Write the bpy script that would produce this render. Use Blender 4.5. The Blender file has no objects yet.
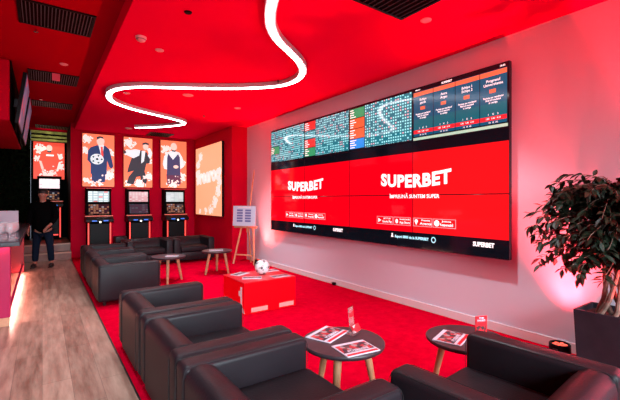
import bpy, bmesh, math, random
from mathutils import Vector, Matrix, Euler, noise
PI = math.pi
SC = bpy.context.scene
EXPO = .55                     # view exposure
COL = SC.collection
random.seed(7)

# ------------------------------------------------------------------ materials
MATS = {}
def mat(name, col, rough=0.5, metal=0.0, emit=None, es=0.0, coat=0.0, spec=0.5, trans=0.0, bump=None, vary=None, alpha=1.0):
    if name in MATS: return MATS[name]
    m = bpy.data.materials.new(name); m.use_nodes = True
    nt = m.node_tree; b = nt.nodes['Principled BSDF']
    b.inputs['Base Color'].default_value = (*col, 1)
    b.inputs['Roughness'].default_value = rough
    b.inputs['Metallic'].default_value = metal
    b.inputs['Specular IOR Level'].default_value = spec
    b.inputs['Coat Weight'].default_value = coat
    b.inputs['Transmission Weight'].default_value = trans
    b.inputs['Alpha'].default_value = alpha
    if emit:
        b.inputs['Emission Color'].default_value = (*emit, 1)
        b.inputs['Emission Strength'].default_value = es*(2**-EXPO if es < 2 else 1)
    tc = nt.nodes.new('ShaderNodeTexCoord')
    if vary:
        sc, amt = vary
        n = nt.nodes.new('ShaderNodeTexNoise'); n.inputs['Scale'].default_value = sc; n.inputs['Detail'].default_value = 4
        nt.links.new(tc.outputs['Object'], n.inputs['Vector'])
        r = nt.nodes.new('ShaderNodeValToRGB')
        r.color_ramp.elements[0].position = .3; r.color_ramp.elements[1].position = .7
        r.color_ramp.elements[0].color = (*[c*(1-amt) for c in col], 1)
        r.color_ramp.elements[1].color = (*[min(1, c*(1+amt)) for c in col], 1)
        nt.links.new(n.outputs['Fac'], r.inputs['Fac']); nt.links.new(r.outputs['Color'], b.inputs['Base Color'])
    if bump:
        sc, st = bump
        n = nt.nodes.new('ShaderNodeTexNoise'); n.inputs['Scale'].default_value = sc; n.inputs['Detail'].default_value = 5
        nt.links.new(tc.outputs['Object'], n.inputs['Vector'])
        bp = nt.nodes.new('ShaderNodeBump'); bp.inputs['Strength'].default_value = st; bp.inputs['Distance'].default_value = .01
        nt.links.new(n.outputs['Fac'], bp.inputs['Height']); nt.links.new(bp.outputs['Normal'], b.inputs['Normal'])
    MATS[name] = m
    return m

def mnode(nt, op, a, b=None, c=None):
    n = nt.nodes.new('ShaderNodeMath'); n.operation = op
    for i, v in enumerate((a, b, c)):
        if v is None: continue
        if isinstance(v, (int, float)): n.inputs[i].default_value = v
        else: nt.links.new(v, n.inputs[i])
    return n.outputs[0]

def wood_floor_mat():
    m = bpy.data.materials.new('wood_floor'); m.use_nodes = True; nt = m.node_tree; b = nt.nodes['Principled BSDF']
    tc = nt.nodes.new('ShaderNodeTexCoord'); sp = nt.nodes.new('ShaderNodeSeparateXYZ')
    nt.links.new(tc.outputs['Object'], sp.inputs[0])
    x = mnode(nt, 'DIVIDE', sp.outputs['X'], .19); px = mnode(nt, 'FLOOR', x)
    wn = nt.nodes.new('ShaderNodeTexWhiteNoise'); wn.noise_dimensions = '1D'; nt.links.new(px, wn.inputs['W'])
    y = mnode(nt, 'ADD', mnode(nt, 'DIVIDE', sp.outputs['Y'], 1.25), mnode(nt, 'MULTIPLY', wn.outputs['Value'], 3.7)); py = mnode(nt, 'FLOOR', y)
    cb = nt.nodes.new('ShaderNodeCombineXYZ'); nt.links.new(px, cb.inputs[0]); nt.links.new(py, cb.inputs[1])
    w2 = nt.nodes.new('ShaderNodeTexWhiteNoise'); w2.noise_dimensions = '3D'; nt.links.new(cb.outputs[0], w2.inputs['Vector'])
    mp = nt.nodes.new('ShaderNodeMapping'); mp.inputs['Scale'].default_value = (7, .9, 1)
    nt.links.new(tc.outputs['Object'], mp.inputs['Vector'])
    n = nt.nodes.new('ShaderNodeTexNoise'); n.inputs['Scale'].default_value = 2.2; n.inputs['Detail'].default_value = 8; n.inputs['Roughness'].default_value = .62
    nt.links.new(mp.outputs[0], n.inputs['Vector'])
    f = mnode(nt, 'ADD', mnode(nt, 'MULTIPLY', n.outputs['Fac'], 1.2), mnode(nt, 'MULTIPLY', w2.outputs['Value'], .28))
    r = nt.nodes.new('ShaderNodeValToRGB'); e = r.color_ramp.elements
    e[0].position = .45; e[0].color = (.16, .075, .052, 1); e[1].position = 1.0; e[1].color = (.45, .275, .212, 1)
    nt.links.new(f, r.inputs['Fac'])
    fx = mnode(nt, 'FRACT', x); fy = mnode(nt, 'FRACT', y)
    g = mnode(nt, 'MULTIPLY', mnode(nt, 'GREATER_THAN', fx, .018), mnode(nt, 'GREATER_THAN', fy, .004))
    g = mnode(nt, 'ADD', mnode(nt, 'MULTIPLY', g, .45), .55)
    mx = nt.nodes.new('ShaderNodeMix'); mx.data_type = 'RGBA'; mx.blend_type = 'MULTIPLY'; mx.inputs[0].default_value = 1
    nt.links.new(r.outputs['Color'], mx.inputs[6]); nt.links.new(g, mx.inputs[7])
    nt.links.new(mx.outputs[2], b.inputs['Base Color']); b.inputs['Roughness'].default_value = .36
    return m

def carpet_mat():
    m = bpy.data.materials.new('red_carpet'); m.use_nodes = True; nt = m.node_tree; b = nt.nodes['Principled BSDF']
    tc = nt.nodes.new('ShaderNodeTexCoord')
    n = nt.nodes.new('ShaderNodeTexNoise'); n.inputs['Scale'].default_value = 9; n.inputs['Detail'].default_value = 9; n.inputs['Roughness'].default_value = .75
    nt.links.new(tc.outputs['Object'], n.inputs['Vector'])
    r = nt.nodes.new('ShaderNodeValToRGB'); e = r.color_ramp.elements
    e[0].position = .3; e[0].color = (.40, .0002, .013, 1); e[1].position = .72; e[1].color = (.62, .0004, .024, 1)
    nt.links.new(n.outputs['Fac'], r.inputs['Fac']); nt.links.new(r.outputs['Color'], b.inputs['Base Color'])
    n2 = nt.nodes.new('ShaderNodeTexNoise'); n2.inputs['Scale'].default_value = 260; nt.links.new(tc.outputs['Object'], n2.inputs['Vector'])
    bp = nt.nodes.new('ShaderNodeBump'); bp.inputs['Strength'].default_value = .5; bp.inputs['Distance'].default_value = .004
    nt.links.new(n2.outputs['Fac'], bp.inputs['Height']); nt.links.new(bp.outputs['Normal'], b.inputs['Normal'])
    b.inputs['Roughness'].default_value = .95; b.inputs['Specular IOR Level'].default_value = 0
    return m

def grid_screen_mat(name, axes, su, sv, dens, bg, fg, fg2, strength, fu=.62, fv=.5):
    """lit screen covered with small rows of figures"""
    m = bpy.data.materials.new(name); m.use_nodes = True; nt = m.node_tree; b = nt.nodes['Principled BSDF']
    tc = nt.nodes.new('ShaderNodeTexCoord'); sp = nt.nodes.new('ShaderNodeSeparateXYZ'); nt.links.new(tc.outputs['Object'], sp.inputs[0])
    u = mnode(nt, 'MULTIPLY', sp.outputs[axes[0]], su); v = mnode(nt, 'MULTIPLY', sp.outputs[axes[1]], sv)
    cb = nt.nodes.new('ShaderNodeCombineXYZ'); nt.links.new(mnode(nt, 'FLOOR', u), cb.inputs[0]); nt.links.new(mnode(nt, 'FLOOR', v), cb.inputs[1])
    w = nt.nodes.new('ShaderNodeTexWhiteNoise'); w.noise_dimensions = '3D'; nt.links.new(cb.outputs[0], w.inputs['Vector'])
    msk = mnode(nt, 'MULTIPLY', mnode(nt, 'LESS_THAN', mnode(nt, 'FRACT', u), fu), mnode(nt, 'LESS_THAN', mnode(nt, 'FRACT', v), fv))
    msk = mnode(nt, 'MULTIPLY', msk, mnode(nt, 'LESS_THAN', w.outputs['Value'], dens))
    sel = mnode(nt, 'GREATER_THAN', mnode(nt, 'FRACT', mnode(nt, 'MULTIPLY', w.outputs['Value'], 17.3)), .86)
    a = nt.nodes.new('ShaderNodeMix'); a.data_type = 'RGBA'; nt.links.new(sel, a.inputs[0]); a.inputs[6].default_value = (*fg, 1); a.inputs[7].default_value = (*fg2, 1)
    c = nt.nodes.new('ShaderNodeMix'); c.data_type = 'RGBA'; nt.links.new(msk, c.inputs[0]); c.inputs[6].default_value = (*bg, 1); nt.links.new(a.outputs[2], c.inputs[7])
    nt.links.new(c.outputs[2], b.inputs['Emission Color']); b.inputs['Emission Strength'].default_value = strength*2**-EXPO
    b.inputs['Base Color'].default_value = (.01, .01, .012, 1); b.inputs['Roughness'].default_value = .06; b.inputs['Specular IOR Level'].default_value = .5
    return m

def photo_mat(name, cols, scale, emit=0.0):
    """a small printed picture read as blotches of colour"""
    m = bpy.data.materials.new(name); m.use_nodes = True; nt = m.node_tree; b = nt.nodes['Principled BSDF']
    tc = nt.nodes.new('ShaderNodeTexCoord')
    n = nt.nodes.new('ShaderNodeTexVoronoi'); n.inputs['Scale'].default_value = scale; nt.links.new(tc.outputs['Object'], n.inputs['Vector'])
    s = nt.nodes.new('ShaderNodeSeparateColor'); nt.links.new(n.outputs['Color'], s.inputs[0])
    r = nt.nodes.new('ShaderNodeValToRGB'); r.color_ramp.interpolation = 'CONSTANT'
    e = r.color_ramp.elements
    while len(e) < len(cols): e.new(.5)
    for i, c in enumerate(cols): e[i].position = i/len(cols); e[i].color = (*c, 1)
    nt.links.new(s.outputs[0], r.inputs['Fac']); nt.links.new(r.outputs['Color'], b.inputs['Base Color'])
    if emit: nt.links.new(r.outputs['Color'], b.inputs['Emission Color']); b.inputs['Emission Strength'].default_value = emit
    b.inputs['Roughness'].default_value = .4
    return m

M_floor = wood_floor_mat(); M_carpet = carpet_mat()
M_red = mat('red_paint', (.62, .0006, .026), .6, spec=.03, vary=(1.3, .05))
M_ceil = mat('red_ceiling_paint', (.86, .0008, .072), .7, spec=0.0)
M_white_wall = mat('white_wall_paint', (.66, .69, .79), .6, bump=(40, .05))
M_black = mat('black_plastic', (.003, .003, .004), .4, spec=.15)
M_blackmatt = mat('black_matt', (.002, .002, .0025), .7, spec=.05)
M_leather = mat('black_leather', (.0135, .010, .0135), .42, spec=.2, bump=(90, .10), vary=(3, .15))
M_leatherseat = mat('black_leather_seat', (.012, .009, .012), .45, spec=.18, bump=(90, .14), vary=(5, .2))
M_seam = mat('dark_thread', (.012, .011, .013), .6)
M_tabletop = mat('dark_brown_tabletop', (.030, .020, .026), .42, vary=(18, .25))
M_leg = mat('beech_leg', (.46, .22, .11), .5, vary=(12, .2))
M_easel = mat('pine_easel', (.62, .30, .17), .5, vary=(10, .15))
M_metal = mat('dark_metal', (.05, .05, .055), .35, .8)
M_chrome = mat('chrome', (.6, .6, .62), .2, 1)
M_white = mat('white_plastic', (.75, .72, .74), .4)
M_paper = mat('white_paper', (.55, .52, .60), .6)
M_cube = mat('glossy_red_box', (.90, .0004, .006), .45, spec=.05)
M_cubetop = mat('red_box_top', (.62, .004, .014), .28)
M_wave = mat('wave_diffuser', (.9, .9, .9), .5, emit=(1, .93, .97), es=9)
M_waveh = mat('wave_housing', (.62, .60, .63), .45)
M_disc = mat('pale_disc', (.80, .50, .52), .5)
M_led = mat('red_led', (.8, .1, .08), .4, emit=(1, .055, .04), es=1.5)
M_ledblue = mat('blue_led', (.05, .1, .6), .4, emit=(.03, .2, .8), es=1.0)
M_ledwhite = mat('white_led', (.9, .9, .8), .4, emit=(1, .95, .8), es=2)
M_orange = mat('orange_lightbox', (.75, .2, .1), .45, emit=(1, .17, .075), es=1.0)
M_peach = mat('peach_lightbox', (.8, .35, .2), .45, emit=(1, .38, .20), es=1.05)
M_orange2 = mat('red_orange_screen', (.7, .1, .05), .4, emit=(1, .07, .035), es=.85)
M_splash = mat('white_splash', (.8, .7, .68), .5, emit=(.95, .74, .70), es=.95)
M_skin_p = mat('printed_skin', (.7, .5, .45), .5, emit=(.85, .6, .52), es=.9)
M_navy_p = mat('printed_navy_suit', (.01, .03, .12), .5, emit=(.012, .045, .16), es=.7)
M_black_p = mat('printed_black_suit', (.02, .02, .025), .5, emit=(.035, .04, .06), es=.7)
M_vest_p = mat('printed_vest', (.03, .03, .08), .5, emit=(.06, .06, .17), es=.7)
M_shirt_p = mat('printed_shirt', (.7, .8, .82), .5, emit=(.62, .78, .82), es=.9)
M_tie_p = mat('printed_red_tie', (.6, .03, .03), .5, emit=(.8, .06, .05), es=.9)
M_plum_p = mat('printed_plum', (.1, .02, .06), .5, emit=(.11, .03, .075), es=.8)
M_redscreen = mat('red_screen', (.25, .001, .002), .06, emit=(1, .0, .010), es=.92, spec=.5)
M_redscreen2 = mat('red_screen_lighter', (.25, .002, .002), .06, emit=(1, .007, .012), es=.95, spec=.5)
M_white_text = mat('white_lettering', (.8, .8, .8), .4, emit=(1, .93, .95), es=1.0)
M_pink_text = mat('pink_lettering', (.7, .3, .35), .4, emit=(1, .42, .48), es=.8)
M_cyan_text = mat('cyan_lettering', (.3, .6, .7), .4, emit=(.35, .85, .95), es=.85)
M_blackscreen = mat('black_screen_glass', (.004, .004, .006), .08, emit=(.004, .006, .012), es=.5, spec=.4)
M_odds = grid_screen_mat('odds_grid', ('Y', 'Z'), 24, 26, .8, (.010, .16, .21), (.45, .95, 1.0), (1.0, .45, .5), 1.25, .55, .50)
M_card = mat('blue_card', (.005, .02, .08), .14, emit=(.0, .10, .185), es=.95)
M_cardteal = mat('teal_card_foot', (.005, .02, .05), .14, emit=(.001, .15, .20), es=.9)
M_cardorange = mat('orange_header', (.5, .1, .05), .2, emit=(1, .17, .07), es=.9)
M_cardred = mat('red_odds_bar', (.5, .01, .02), .2, emit=(.95, .02, .03), es=.9)
M_mint = mat('mint_bar', (.3, .6, .5), .2, emit=(.45, .75, .55), es=.8)
M_green = mat('green_block', (.02, .3, .1), .2, emit=(.03, .34, .15), es=.85)
M_orblock = mat('orange_block', (.5, .08, .02), .2, emit=(.95, .13, .04), es=.85)
M_redblock = mat('red_block', (.5, .02, .02), .2, emit=(.75, .04, .035), es=.85)
M_blueblock = mat('blue_block', (.02, .1, .5), .2, emit=(.01, .30, .85), es=.9)
M_hedge = mat('moss_wall', (.003, .006, .002), .95, spec=.05, vary=(14, .6), bump=(30, .8))
M_mossbeam = mat('moss_beam', (.20, .22, .06), .8, vary=(9, .5), bump=(30, .6))
M_bar_panel = mat('bar_panel_pink', (.42, .010, .075), .4, spec=.2)
M_counter = mat('dark_countertop', (.035, .03, .04), .22)
M_glass = mat('clear_glass', (.80, .74, .78), .06, alpha=.32, spec=.9)
M_pot = mat('grey_fibre_pot', (.022, .022, .032), .7, spec=.2, vary=(8, .15))
M_soil = mat('dark_soil', (.02, .013, .01), .95, bump=(60, .6))
M_bark = mat('ficus_bark', (.22, .12, .09), .8, vary=(20, .35), bump=(40, .4))
M_leaf = mat('ficus_leaf', (.012, .022, .011), .45, spec=.3, vary=(14, .5))
M_step = mat('step_wood', (.30, .15, .12), .4, vary=(6, .2))
M_nosing = mat('step_edge', (.62, .36, .26), .35)
M_jacket = mat('black_jacket', (.002, .002, .0025), .9, spec=.03, bump=(60, .3))
M_jeans = mat('dark_jeans', (.007, .015, .034), .85, spec=.08, bump=(120, .3))
M_skin = mat('skin', (.40, .16, .11), .5)
M_hair = mat('dark_hair', (.012, .009, .008), .6)
M_shoe = mat('black_shoe', (.01, .01, .012), .4)
M_ball = mat('white_ball', (.80, .78, .80), .35)
M_ballp = mat('black_ball_panels', (.02, .02, .03), .4)
M_acryl = mat('clear_acrylic', (.95, .85, .87), .05, trans=.9)
M_redcard = mat('red_card', (.70, .01, .02), .35)
M_grille = mat('dark_grille', (.03, .03, .035), .5)
M_slat = mat('grey_slat', (.17, .17, .19), .4, .5)
M_can_lens = mat('uplight_lens', (.8, .1, .08), .2, emit=(1, .10, .06), es=1.7)
M_photo_news = photo_mat('newspaper_photo', [(.02, .02, .03), (.40, .02, .03), (.30, .25, .26), (.02, .02, .04), (.10, .05, .05), (.5, .015, .025), (.04, .03, .04)], 34)
M_photo_dark = photo_mat('leaflet_photo', [(.03, .04, .06), (.2, .02, .03), (.06, .08, .11), (.35, .3, .33)], 40)
M_slot_a = grid_screen_mat('slot_reels_screen', ('X', 'Z'), 9, 17, .9, (.25, .3, .32), (.75, .8, .8), (.8, .08, .06), .9, .75, .7)
M_slot_b = grid_screen_mat('slot_pale_screen', ('X', 'Z'), 10, 22, .7, (.62, .66, .68), (.75, .78, .8), (.7, .8, .78), .95, .9, .8)
M_slot_c = grid_screen_mat('slot_pink_screen', ('X', 'Z'), 14, 26, .8, (.85, .45, .48), (.95, .75, .76), (.8, .2, .25), .95, .7, .6)
M_slot_d = grid_screen_mat('slot_dark_menu_screen', ('X', 'Z'), 12, 20, .45, (.01, .035, .06), (.06, .14, .17), (.1, .25, .1), .8, .7, .4)
M_slot_e = grid_screen_mat('slot_game_screen', ('X', 'Z'), 17, 22, .6, (.015, .01, .02), (.5, .22, .12), (.45, .45, .5), .7, .8, .7)
M_tvscreen = photo_mat('tv_picture', [(.1, .1, .2), (.2, .2, .35), (.5, .1, .18), (.13, .12, .22)], 5, .25)
M_board = mat('easel_poster', (.55, .62, .75), .4)
M_boardblue = mat('easel_poster_print', (.13, .16, .38), .4)

# ------------------------------------------------------------------ helpers
def tag(o, label=None, cat=None, group=None, kind=None):
    if label: o['label'] = label
    if cat: o['category'] = cat
    if group: o['group'] = group
    if kind: o['kind'] = kind
    return o
def thing(name, label, cat, loc=(0, 0, 0), rz=0, group=None):
    o = bpy.data.objects.new(name, None); COL.objects.link(o); o.empty_display_size = .1
    o.location = loc; o.rotation_euler = (0, 0, rz)
    return tag(o, label, cat, group)

class MB:
    def __init__(s): s.bm = bmesh.new()
    def _new(s, vs, M):
        if M is not None: bmesh.ops.transform(s.bm, matrix=M, verts=vs)
    def box(s, x0, x1, y0, y1, z0, z1, bev=0, seg=2, M=None):
        r = bmesh.ops.create_cube(s.bm, size=1); vs = r['verts']
        for v in vs:
            v.co = Vector(((x0+x1)/2+v.co.x*(x1-x0), (y0+y1)/2+v.co.y*(y1-y0), (z0+z1)/2+v.co.z*(z1-z0)))
        if bev:
            es = list({e for v in vs for e in v.link_edges})
            r2 = bmesh.ops.bevel(s.bm, geom=es, offset=bev, segments=seg, profile=.5, affect='EDGES')
            vs = list({v for f in r2['faces'] for v in f.verts} | {v for v in vs if v.is_valid})
        s._new([v for v in vs if v.is_valid], M)
        return s
    def cyl(s, p0, p1, r0, r1=None, n=20, caps=True):
        p0, p1 = Vector(p0), Vector(p1); r1 = r0 if r1 is None else r1
        d = p1-p0; q = d.to_track_quat('Z', 'Y').to_matrix().to_4x4(); q.translation = (p0+p1)/2
        bmesh.ops.create_cone(s.bm, cap_ends=caps, segments=n, radius1=r0, radius2=r1, depth=d.length, matrix=q)
        return s
    def sph(s, c, r, sc=(1, 1, 1), n=16, M=None):
        m = Matrix.Translation(c) @ Matrix.Diagonal((*sc, 1))
        if M is not None: m = M @ m
        bmesh.ops.create_uvsphere(s.bm, u_segments=n, v_segments=n//2+2, radius=r, matrix=m); return s
    def lathe(s, prof, n=24, loc=(0, 0, 0)):
        rings = []
        for r, z in prof:
            if r < 1e-5: rings.append([s.bm.verts.new((loc[0], loc[1], loc[2]+z))])
            else: rings.append([s.bm.verts.new((loc[0]+r*math.cos(2*PI*i/n), loc[1]+r*math.sin(2*PI*i/n), loc[2]+z)) for i in range(n)])
        for a, b in zip(rings, rings[1:]):
            for i in range(n):
                j = (i+1) % n
                if len(a) == 1 and len(b) == 1: continue
                if len(a) == 1: s.bm.faces.new((a[0], b[j], b[i]))
                elif len(b) == 1: s.bm.faces.new((a[i], a[j], b[0]))
                else: s.bm.faces.new((a[i], a[j], b[j], b[i]))
        return s
    def tube(s, pts, rad, n=8):
        pts = [Vector(p) for p in pts]; rs = rad if isinstance(rad, (list, tuple)) else [rad]*len(pts)
        rings = []; up = Vector((0, 0, 1))
        for i, p in enumerate(pts):
            t = (pts[min(i+1, len(pts)-1)]-pts[max(i-1, 0)]).normalized()
            a = t.cross(up)
            if a.length < .05: a = t.cross(Vector((1, 0, 0)))
            a.normalize(); b = t.cross(a)
            rings.append([s.bm.verts.new(p+(a*math.cos(2*PI*k/n)+b*math.sin(2*PI*k/n))*rs[i]) for k in range(n)])
        for a, b in zip(rings, rings[1:]):
            for k in range(n): s.bm.faces.new((a[k], a[(k+1) % n], b[(k+1) % n], b[k]))
        s.bm.faces.new(rings[0]); s.bm.faces.new(rings[-1][::-1])
        return s
    def poly(s, pts, depth=None, M=None, w=0):
        """flat polygon in a local u,v plane (M maps it to its place), optionally with thickness"""
        vs = [s.bm.verts.new((p[0], p[1], w)) for p in pts]; f = s.bm.faces.new(vs); allv = list(vs)
        if depth:
            r = bmesh.ops.extrude_face_region(s.bm, geom=[f]); nv = [g for g in r['geom'] if isinstance(g, bmesh.types.BMVert)]
            for v in nv: v.co.z += depth
            allv += nv
        s._new(allv, M); return s
    def build(s, name, m, parent=None, smooth=False, M=None, origin=None):
        bmesh.ops.recalc_face_normals(s.bm, faces=s.bm.faces)
        me = bpy.data.meshes.new(name)
        if M is not None: s.bm.transform(M)
        if origin is not None: s.bm.transform(Matrix.Translation(-Vector(origin)))
        if smooth:
            for f in s.bm.faces: f.smooth = True
        s.bm.to_mesh(me); s.bm.free(); me.materials.append(m)
        if smooth: 
            try: me.set_sharp_from_angle(angle=math.radians(40))
            except Exception: pass
        o = bpy.data.objects.new(name, me); COL.objects.link(o)
        if origin is not None: o.location = origin
        if parent: o.parent = parent
        return o
def frame(o, x, y):
    x = Vector(x).normalized(); y = Vector(y).normalized(); z = x.cross(y)
    M = Matrix.Identity(4)
    for i in range(3): M[i][0] = x[i]; M[i][1] = y[i]; M[i][2] = z[i]; M[i][3] = o[i]
    return M
def copy_tree(o, parent=None):
    c = o.copy(); COL.objects.link(c)
    if parent: c.parent = parent
    for ch in [k for k in COL.objects if k.parent == o]: copy_tree(ch, c)
    return c
def struct(name, m, mb): return tag(mb.build(name, m), kind='structure')
def text(name, s, size, m, parent, M, bold=0.0, depth=.002, align='CENTER', warp=None, xs=1.0, w=0.0, fit=None, sp=1.0):
    cu = bpy.data.curves.new('t', 'FONT'); cu.body = s; cu.size = size; cu.align_x = align; cu.align_y = 'CENTER'
    cu.offset = bold; cu.extrude = depth/2; cu.resolution_u = 3; cu.space_character = sp
    t = bpy.data.objects.new('t', cu); COL.objects.link(t)
    dg = bpy.context.evaluated_depsgraph_get(); dg.update()
    me = bpy.data.meshes.new_from_object(t.evaluated_get(dg))
    bpy.data.objects.remove(t); me.name = name
    if fit:
        X = [v.co.x for v in me.vertices]; xs = fit/(max(X)-min(X))
    for v in me.vertices:
        v.co.x *= xs
        if warp: v.co = Vector(warp(v.co))
        v.co.z += depth/2+w
    me.transform(M); me.materials.clear(); me.materials.append(m)
    o = bpy.data.objects.new(name, me); COL.objects.link(o); o.parent = parent
    return o

# ------------------------------------------------------------------ room shell
CZ, CL = 3.15, 3.32            # main (red) ceiling and the higher one over the bar
XE = .573                      # edge of the carpet
struct('floor', M_floor, MB().box(-3, 4.2, -3, 12.9, -.1, 0))
cp = MB().box(XE, 4.0, -3, 10.9, 0, .006, 0); struct('floor_carpet', M_carpet, cp)
struct('trim_1', M_metal, MB().box(XE-.012, XE, -3, 10.9, 0, .007))
struct('wall_right', M_white_wall, MB().box(4.0, 4.15, -3, 10.9, 0, CZ))
struct('wall_pilaster', M_red, MB().box(3.61, 4.0, 8.24, 10.9, 0, CZ))
struct('wall_back', M_red, MB().box(.573, 4.15, 10.9, 11.05, 0, CL))
struct('wall_recess', M_blackmatt, MB().box(.573, .70, 11.05, 12.9, 0, CL))
struct('wall_far', M_blackmatt, MB().box(-.25, .72, 12.9, 13.05, 0, CL))
struct('wall_left', M_red, MB().box(-3.15, -3, -3, 12.9, 0, CL))
struct('ceiling', M_ceil, MB().box(.645, 4.2, -3, 10.9, CZ, CZ+.3))
struct('ceiling_bar', mat('shaded_red_ceiling_paint', (.44, .0006, .018), .6, spec=0.0), MB().box(-3, .645, -3, 12.9, CL, CL+.13))  # weaker light over the bar is put into this darker red
bb = MB().box(3.985, 4.0, -3, 8.24, .006, .10, .003); struct('baseboard_right', M_white, bb)
struct('baseboard_back', M_red, MB().box(.573, 3.61, 10.885, 10.9, .006, .09, .003))
# storefront glazing behind the camera
wf = MB()
for x in (-3, -1.2, .6, 2.4, 3.95): wf.box(x, x+.06, -3.06, -3, 0, 3.15)
for z in (0, 1.05, 3.09): wf.box(-3, 4, -3.06, -3, z, z+.06)
struct('window_1', M_metal, wf)
struct('wall_front', M_white_wall, MB().box(-3.15, 4.15, -3.12, -3.0, 3.15, 3.45))
# moss wall behind the bar
hb = MB()
nx, nz = 60, 56
g = [[hb.bm.verts.new((-3+2.75*i/nx, 12.62+.09*noise.noise(Vector((i*.7, j*.7, 3)))+random.uniform(-.02, .02), CL*j/nz)) for j in range(nz+1)] for i in range(nx+1)]
for i in range(nx):
    for j in range(nz): hb.bm.faces.new((g[i][j], g[i+1][j], g[i+1][j+1], g[i][j+1]))
struct('wall_moss', M_hedge, hb)
# steps and platform
struct('floor_step', M_step, MB().box(-1.6, .573, 10.72, 11.02, 0, .18))
struct('floor_platform', M_step, MB().box(-1.6, .573, 11.02, 12.9, 0, .36))
struct('trim_2', M_nosing, MB().box(-1.6, .573, 10.70, 10.75, .15, .185, .004))
struct('trim_3', M_nosing, MB().box(-1.6, .573, 11.00, 11.05, .33, .365, .004))
# mossy boards above the recess
for k, z in enumerate((3.275, 3.16, 3.06)):
    o = MB().box(-.25, .573, 12.68-.03*k, 12.72, z-.03, z+.03+(.015 if k == 0 else 0), .008).build('moss_board', M_mossbeam)
    tag(o, ['topmost mossy green board above the recessed slot machine', 'middle mossy green board above the recessed slot machine', 'lowest mossy green board above the recessed slot machine'][k], 'board', 'mossy boards over the recess')
# canopy above the bar
t = thing('bar_canopy', 'big red overhead canopy hanging over the bar at the left edge', 'canopy', (-1.6, 8.3, 2.49))
MB().box(-1.25, 1.245, -1.8, 1.8, 0, .83, .03, 3).build('canopy_body', M_red, t)
MB().box(1.247, 1.262, -1.78, 1.8, .01, .82).build('side_panel', M_blackmatt, t)

# ------------------------------------------------------------------ televisions on the canopy side
def television(y0, y1, label):
    ym = (y0+y1)/2; h = .78
    lo = Vector((-.26, ym, 2.46)); hi = Vector((-.165, ym, 3.16)); up = (hi-lo).normalized()
    t = thing('television', label, 'television', tuple((lo+hi)/2), 0, 'televisions on the side of the bar canopy')
    M = frame((0, 0, 0), (0, 1, 0), tuple(up))          # z points towards +X
    w = (y1-y0)/2; H = (hi-lo).length/2
    MB().box(-w, w, -H, H, -.045, 0, .006, M=M).build('casing', M_black, t)
    MB().box(-w+.02, w-.02, -H+.02, H-.02, .0005, .003, M=M).build('screen', M_tvscreen, t)
    MB().box(-.06, .06, -.06, .06, -.118, -.045).build('bracket', M_metal, t, M=M)
television(6.45, 7.5, 'nearer tilted television on the canopy side above the bar')
television(7.95, 9.1, 'farther tilted television on the canopy side above the bar')

# ------------------------------------------------------------------ bar
t = thing('bar_counter', 'pink lit bar with dark overhanging countertop at the left edge', 'bar', (-1.5, 7.4, 0))
MB().box(-1.3, .70, -1.80, 1.95, 0, .90, .008).build('bar_body', M_black, t)
MB().box(-1.3, 1.21, -1.98, -1.90, .10, .90, .006).build('end_panel', M_bar_panel, t)
MB().box(-1.3, 1.20, -1.96, -1.91, 0, .10).build('plinth', M_easel, t)
MB().box(.70, 1.21, 1.95, 2.03, 0, .90, .006).build('end_panel', mat('bar_red_panel', (.5, .02, .04), .4), t)
MB().box(-1.45, 1.30, -2.05, 2.1, .90, .955, .008).build('countertop', M_counter, t)
MB().box(1.17, 1.20, -1.90, 1.95, .13, .16, .004).build('foot_rail', M_bar_panel, t)
MB().box(1.175, 1.195, -1.88, 1.93, .118, .129).build('light_strip', mat('warm_led_strip', (.9, .6, .5), .4, emit=(1, .45, .36), es=16), t)

# glasses on the counter
def glass_mb():
    m = MB()
    m.lathe([(.0, 0), (.036, 0), (.036, .003), (.008, .008), (.0045, .02), (.0045, .075), (.012, .083), (.034, .105), (.04, .13), (.037, .17), (.031, .20),
             (.0295, .20), (.0355, .17), (.0385, .13), (.032, .107), (.010, .088), (0, .086)], 20)
    return m
g0 = glass_mb().build('wine_glass', M_glass, smooth=True)
tag(g0, 'clear stemmed glass in the cluster on the near end of the dark bar counter', 'glass', 'stemmed glasses on the bar')
gl = []
for i in range(5):
    for j in range(4):
        gl.append((-.30-.088*i+.012*j, 5.50+.10*j))
for k, (x, y) in enumerate(gl):
    o = g0 if k == 0 else g0.copy()
    if k: COL.objects.link(o)
    o.location = (x, y, .955)
t = thing('cash_register_screen', 'pale grey flat monitor standing on the bar behind the glasses', 'monitor', (-.48, 7.35, .955), math.radians(18))
MB().box(-.19, .19, -.012, .012, .06, .30, .006).build('panel', mat('pale_grey_case', (.42, .38, .45), .5), t)
MB().box(-.02, .02, -.01, .02, .01, .08).build('stand_neck', M_metal, t)
MB().box(-.09, .09, -.07, .07, 0, .012, .004).build('stand_foot', M_metal, t)
t = thing('bottle', 'small dark bottle with pale label standing behind the glasses', 'bottle', (-.62, 6.65, .955))
MB().lathe([(0, 0), (.035, 0), (.037, .01), (.037, .16), (.028, .19), (.013, .21), (.013, .26), (0, .26)], 20).build('bottle_body', mat('brown_glass', (.06, .02, .01), .1), t, smooth=True)
MB().lathe([(.0375, .05), (.0375, .13)], 20).build('paper_label', mat('peach_label', (.7, .4, .32), .6), t, smooth=True)
MB().lathe([(.0, .275), (.015, .275), (.015, .25)], 16).build('cap', M_black, t)

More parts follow.
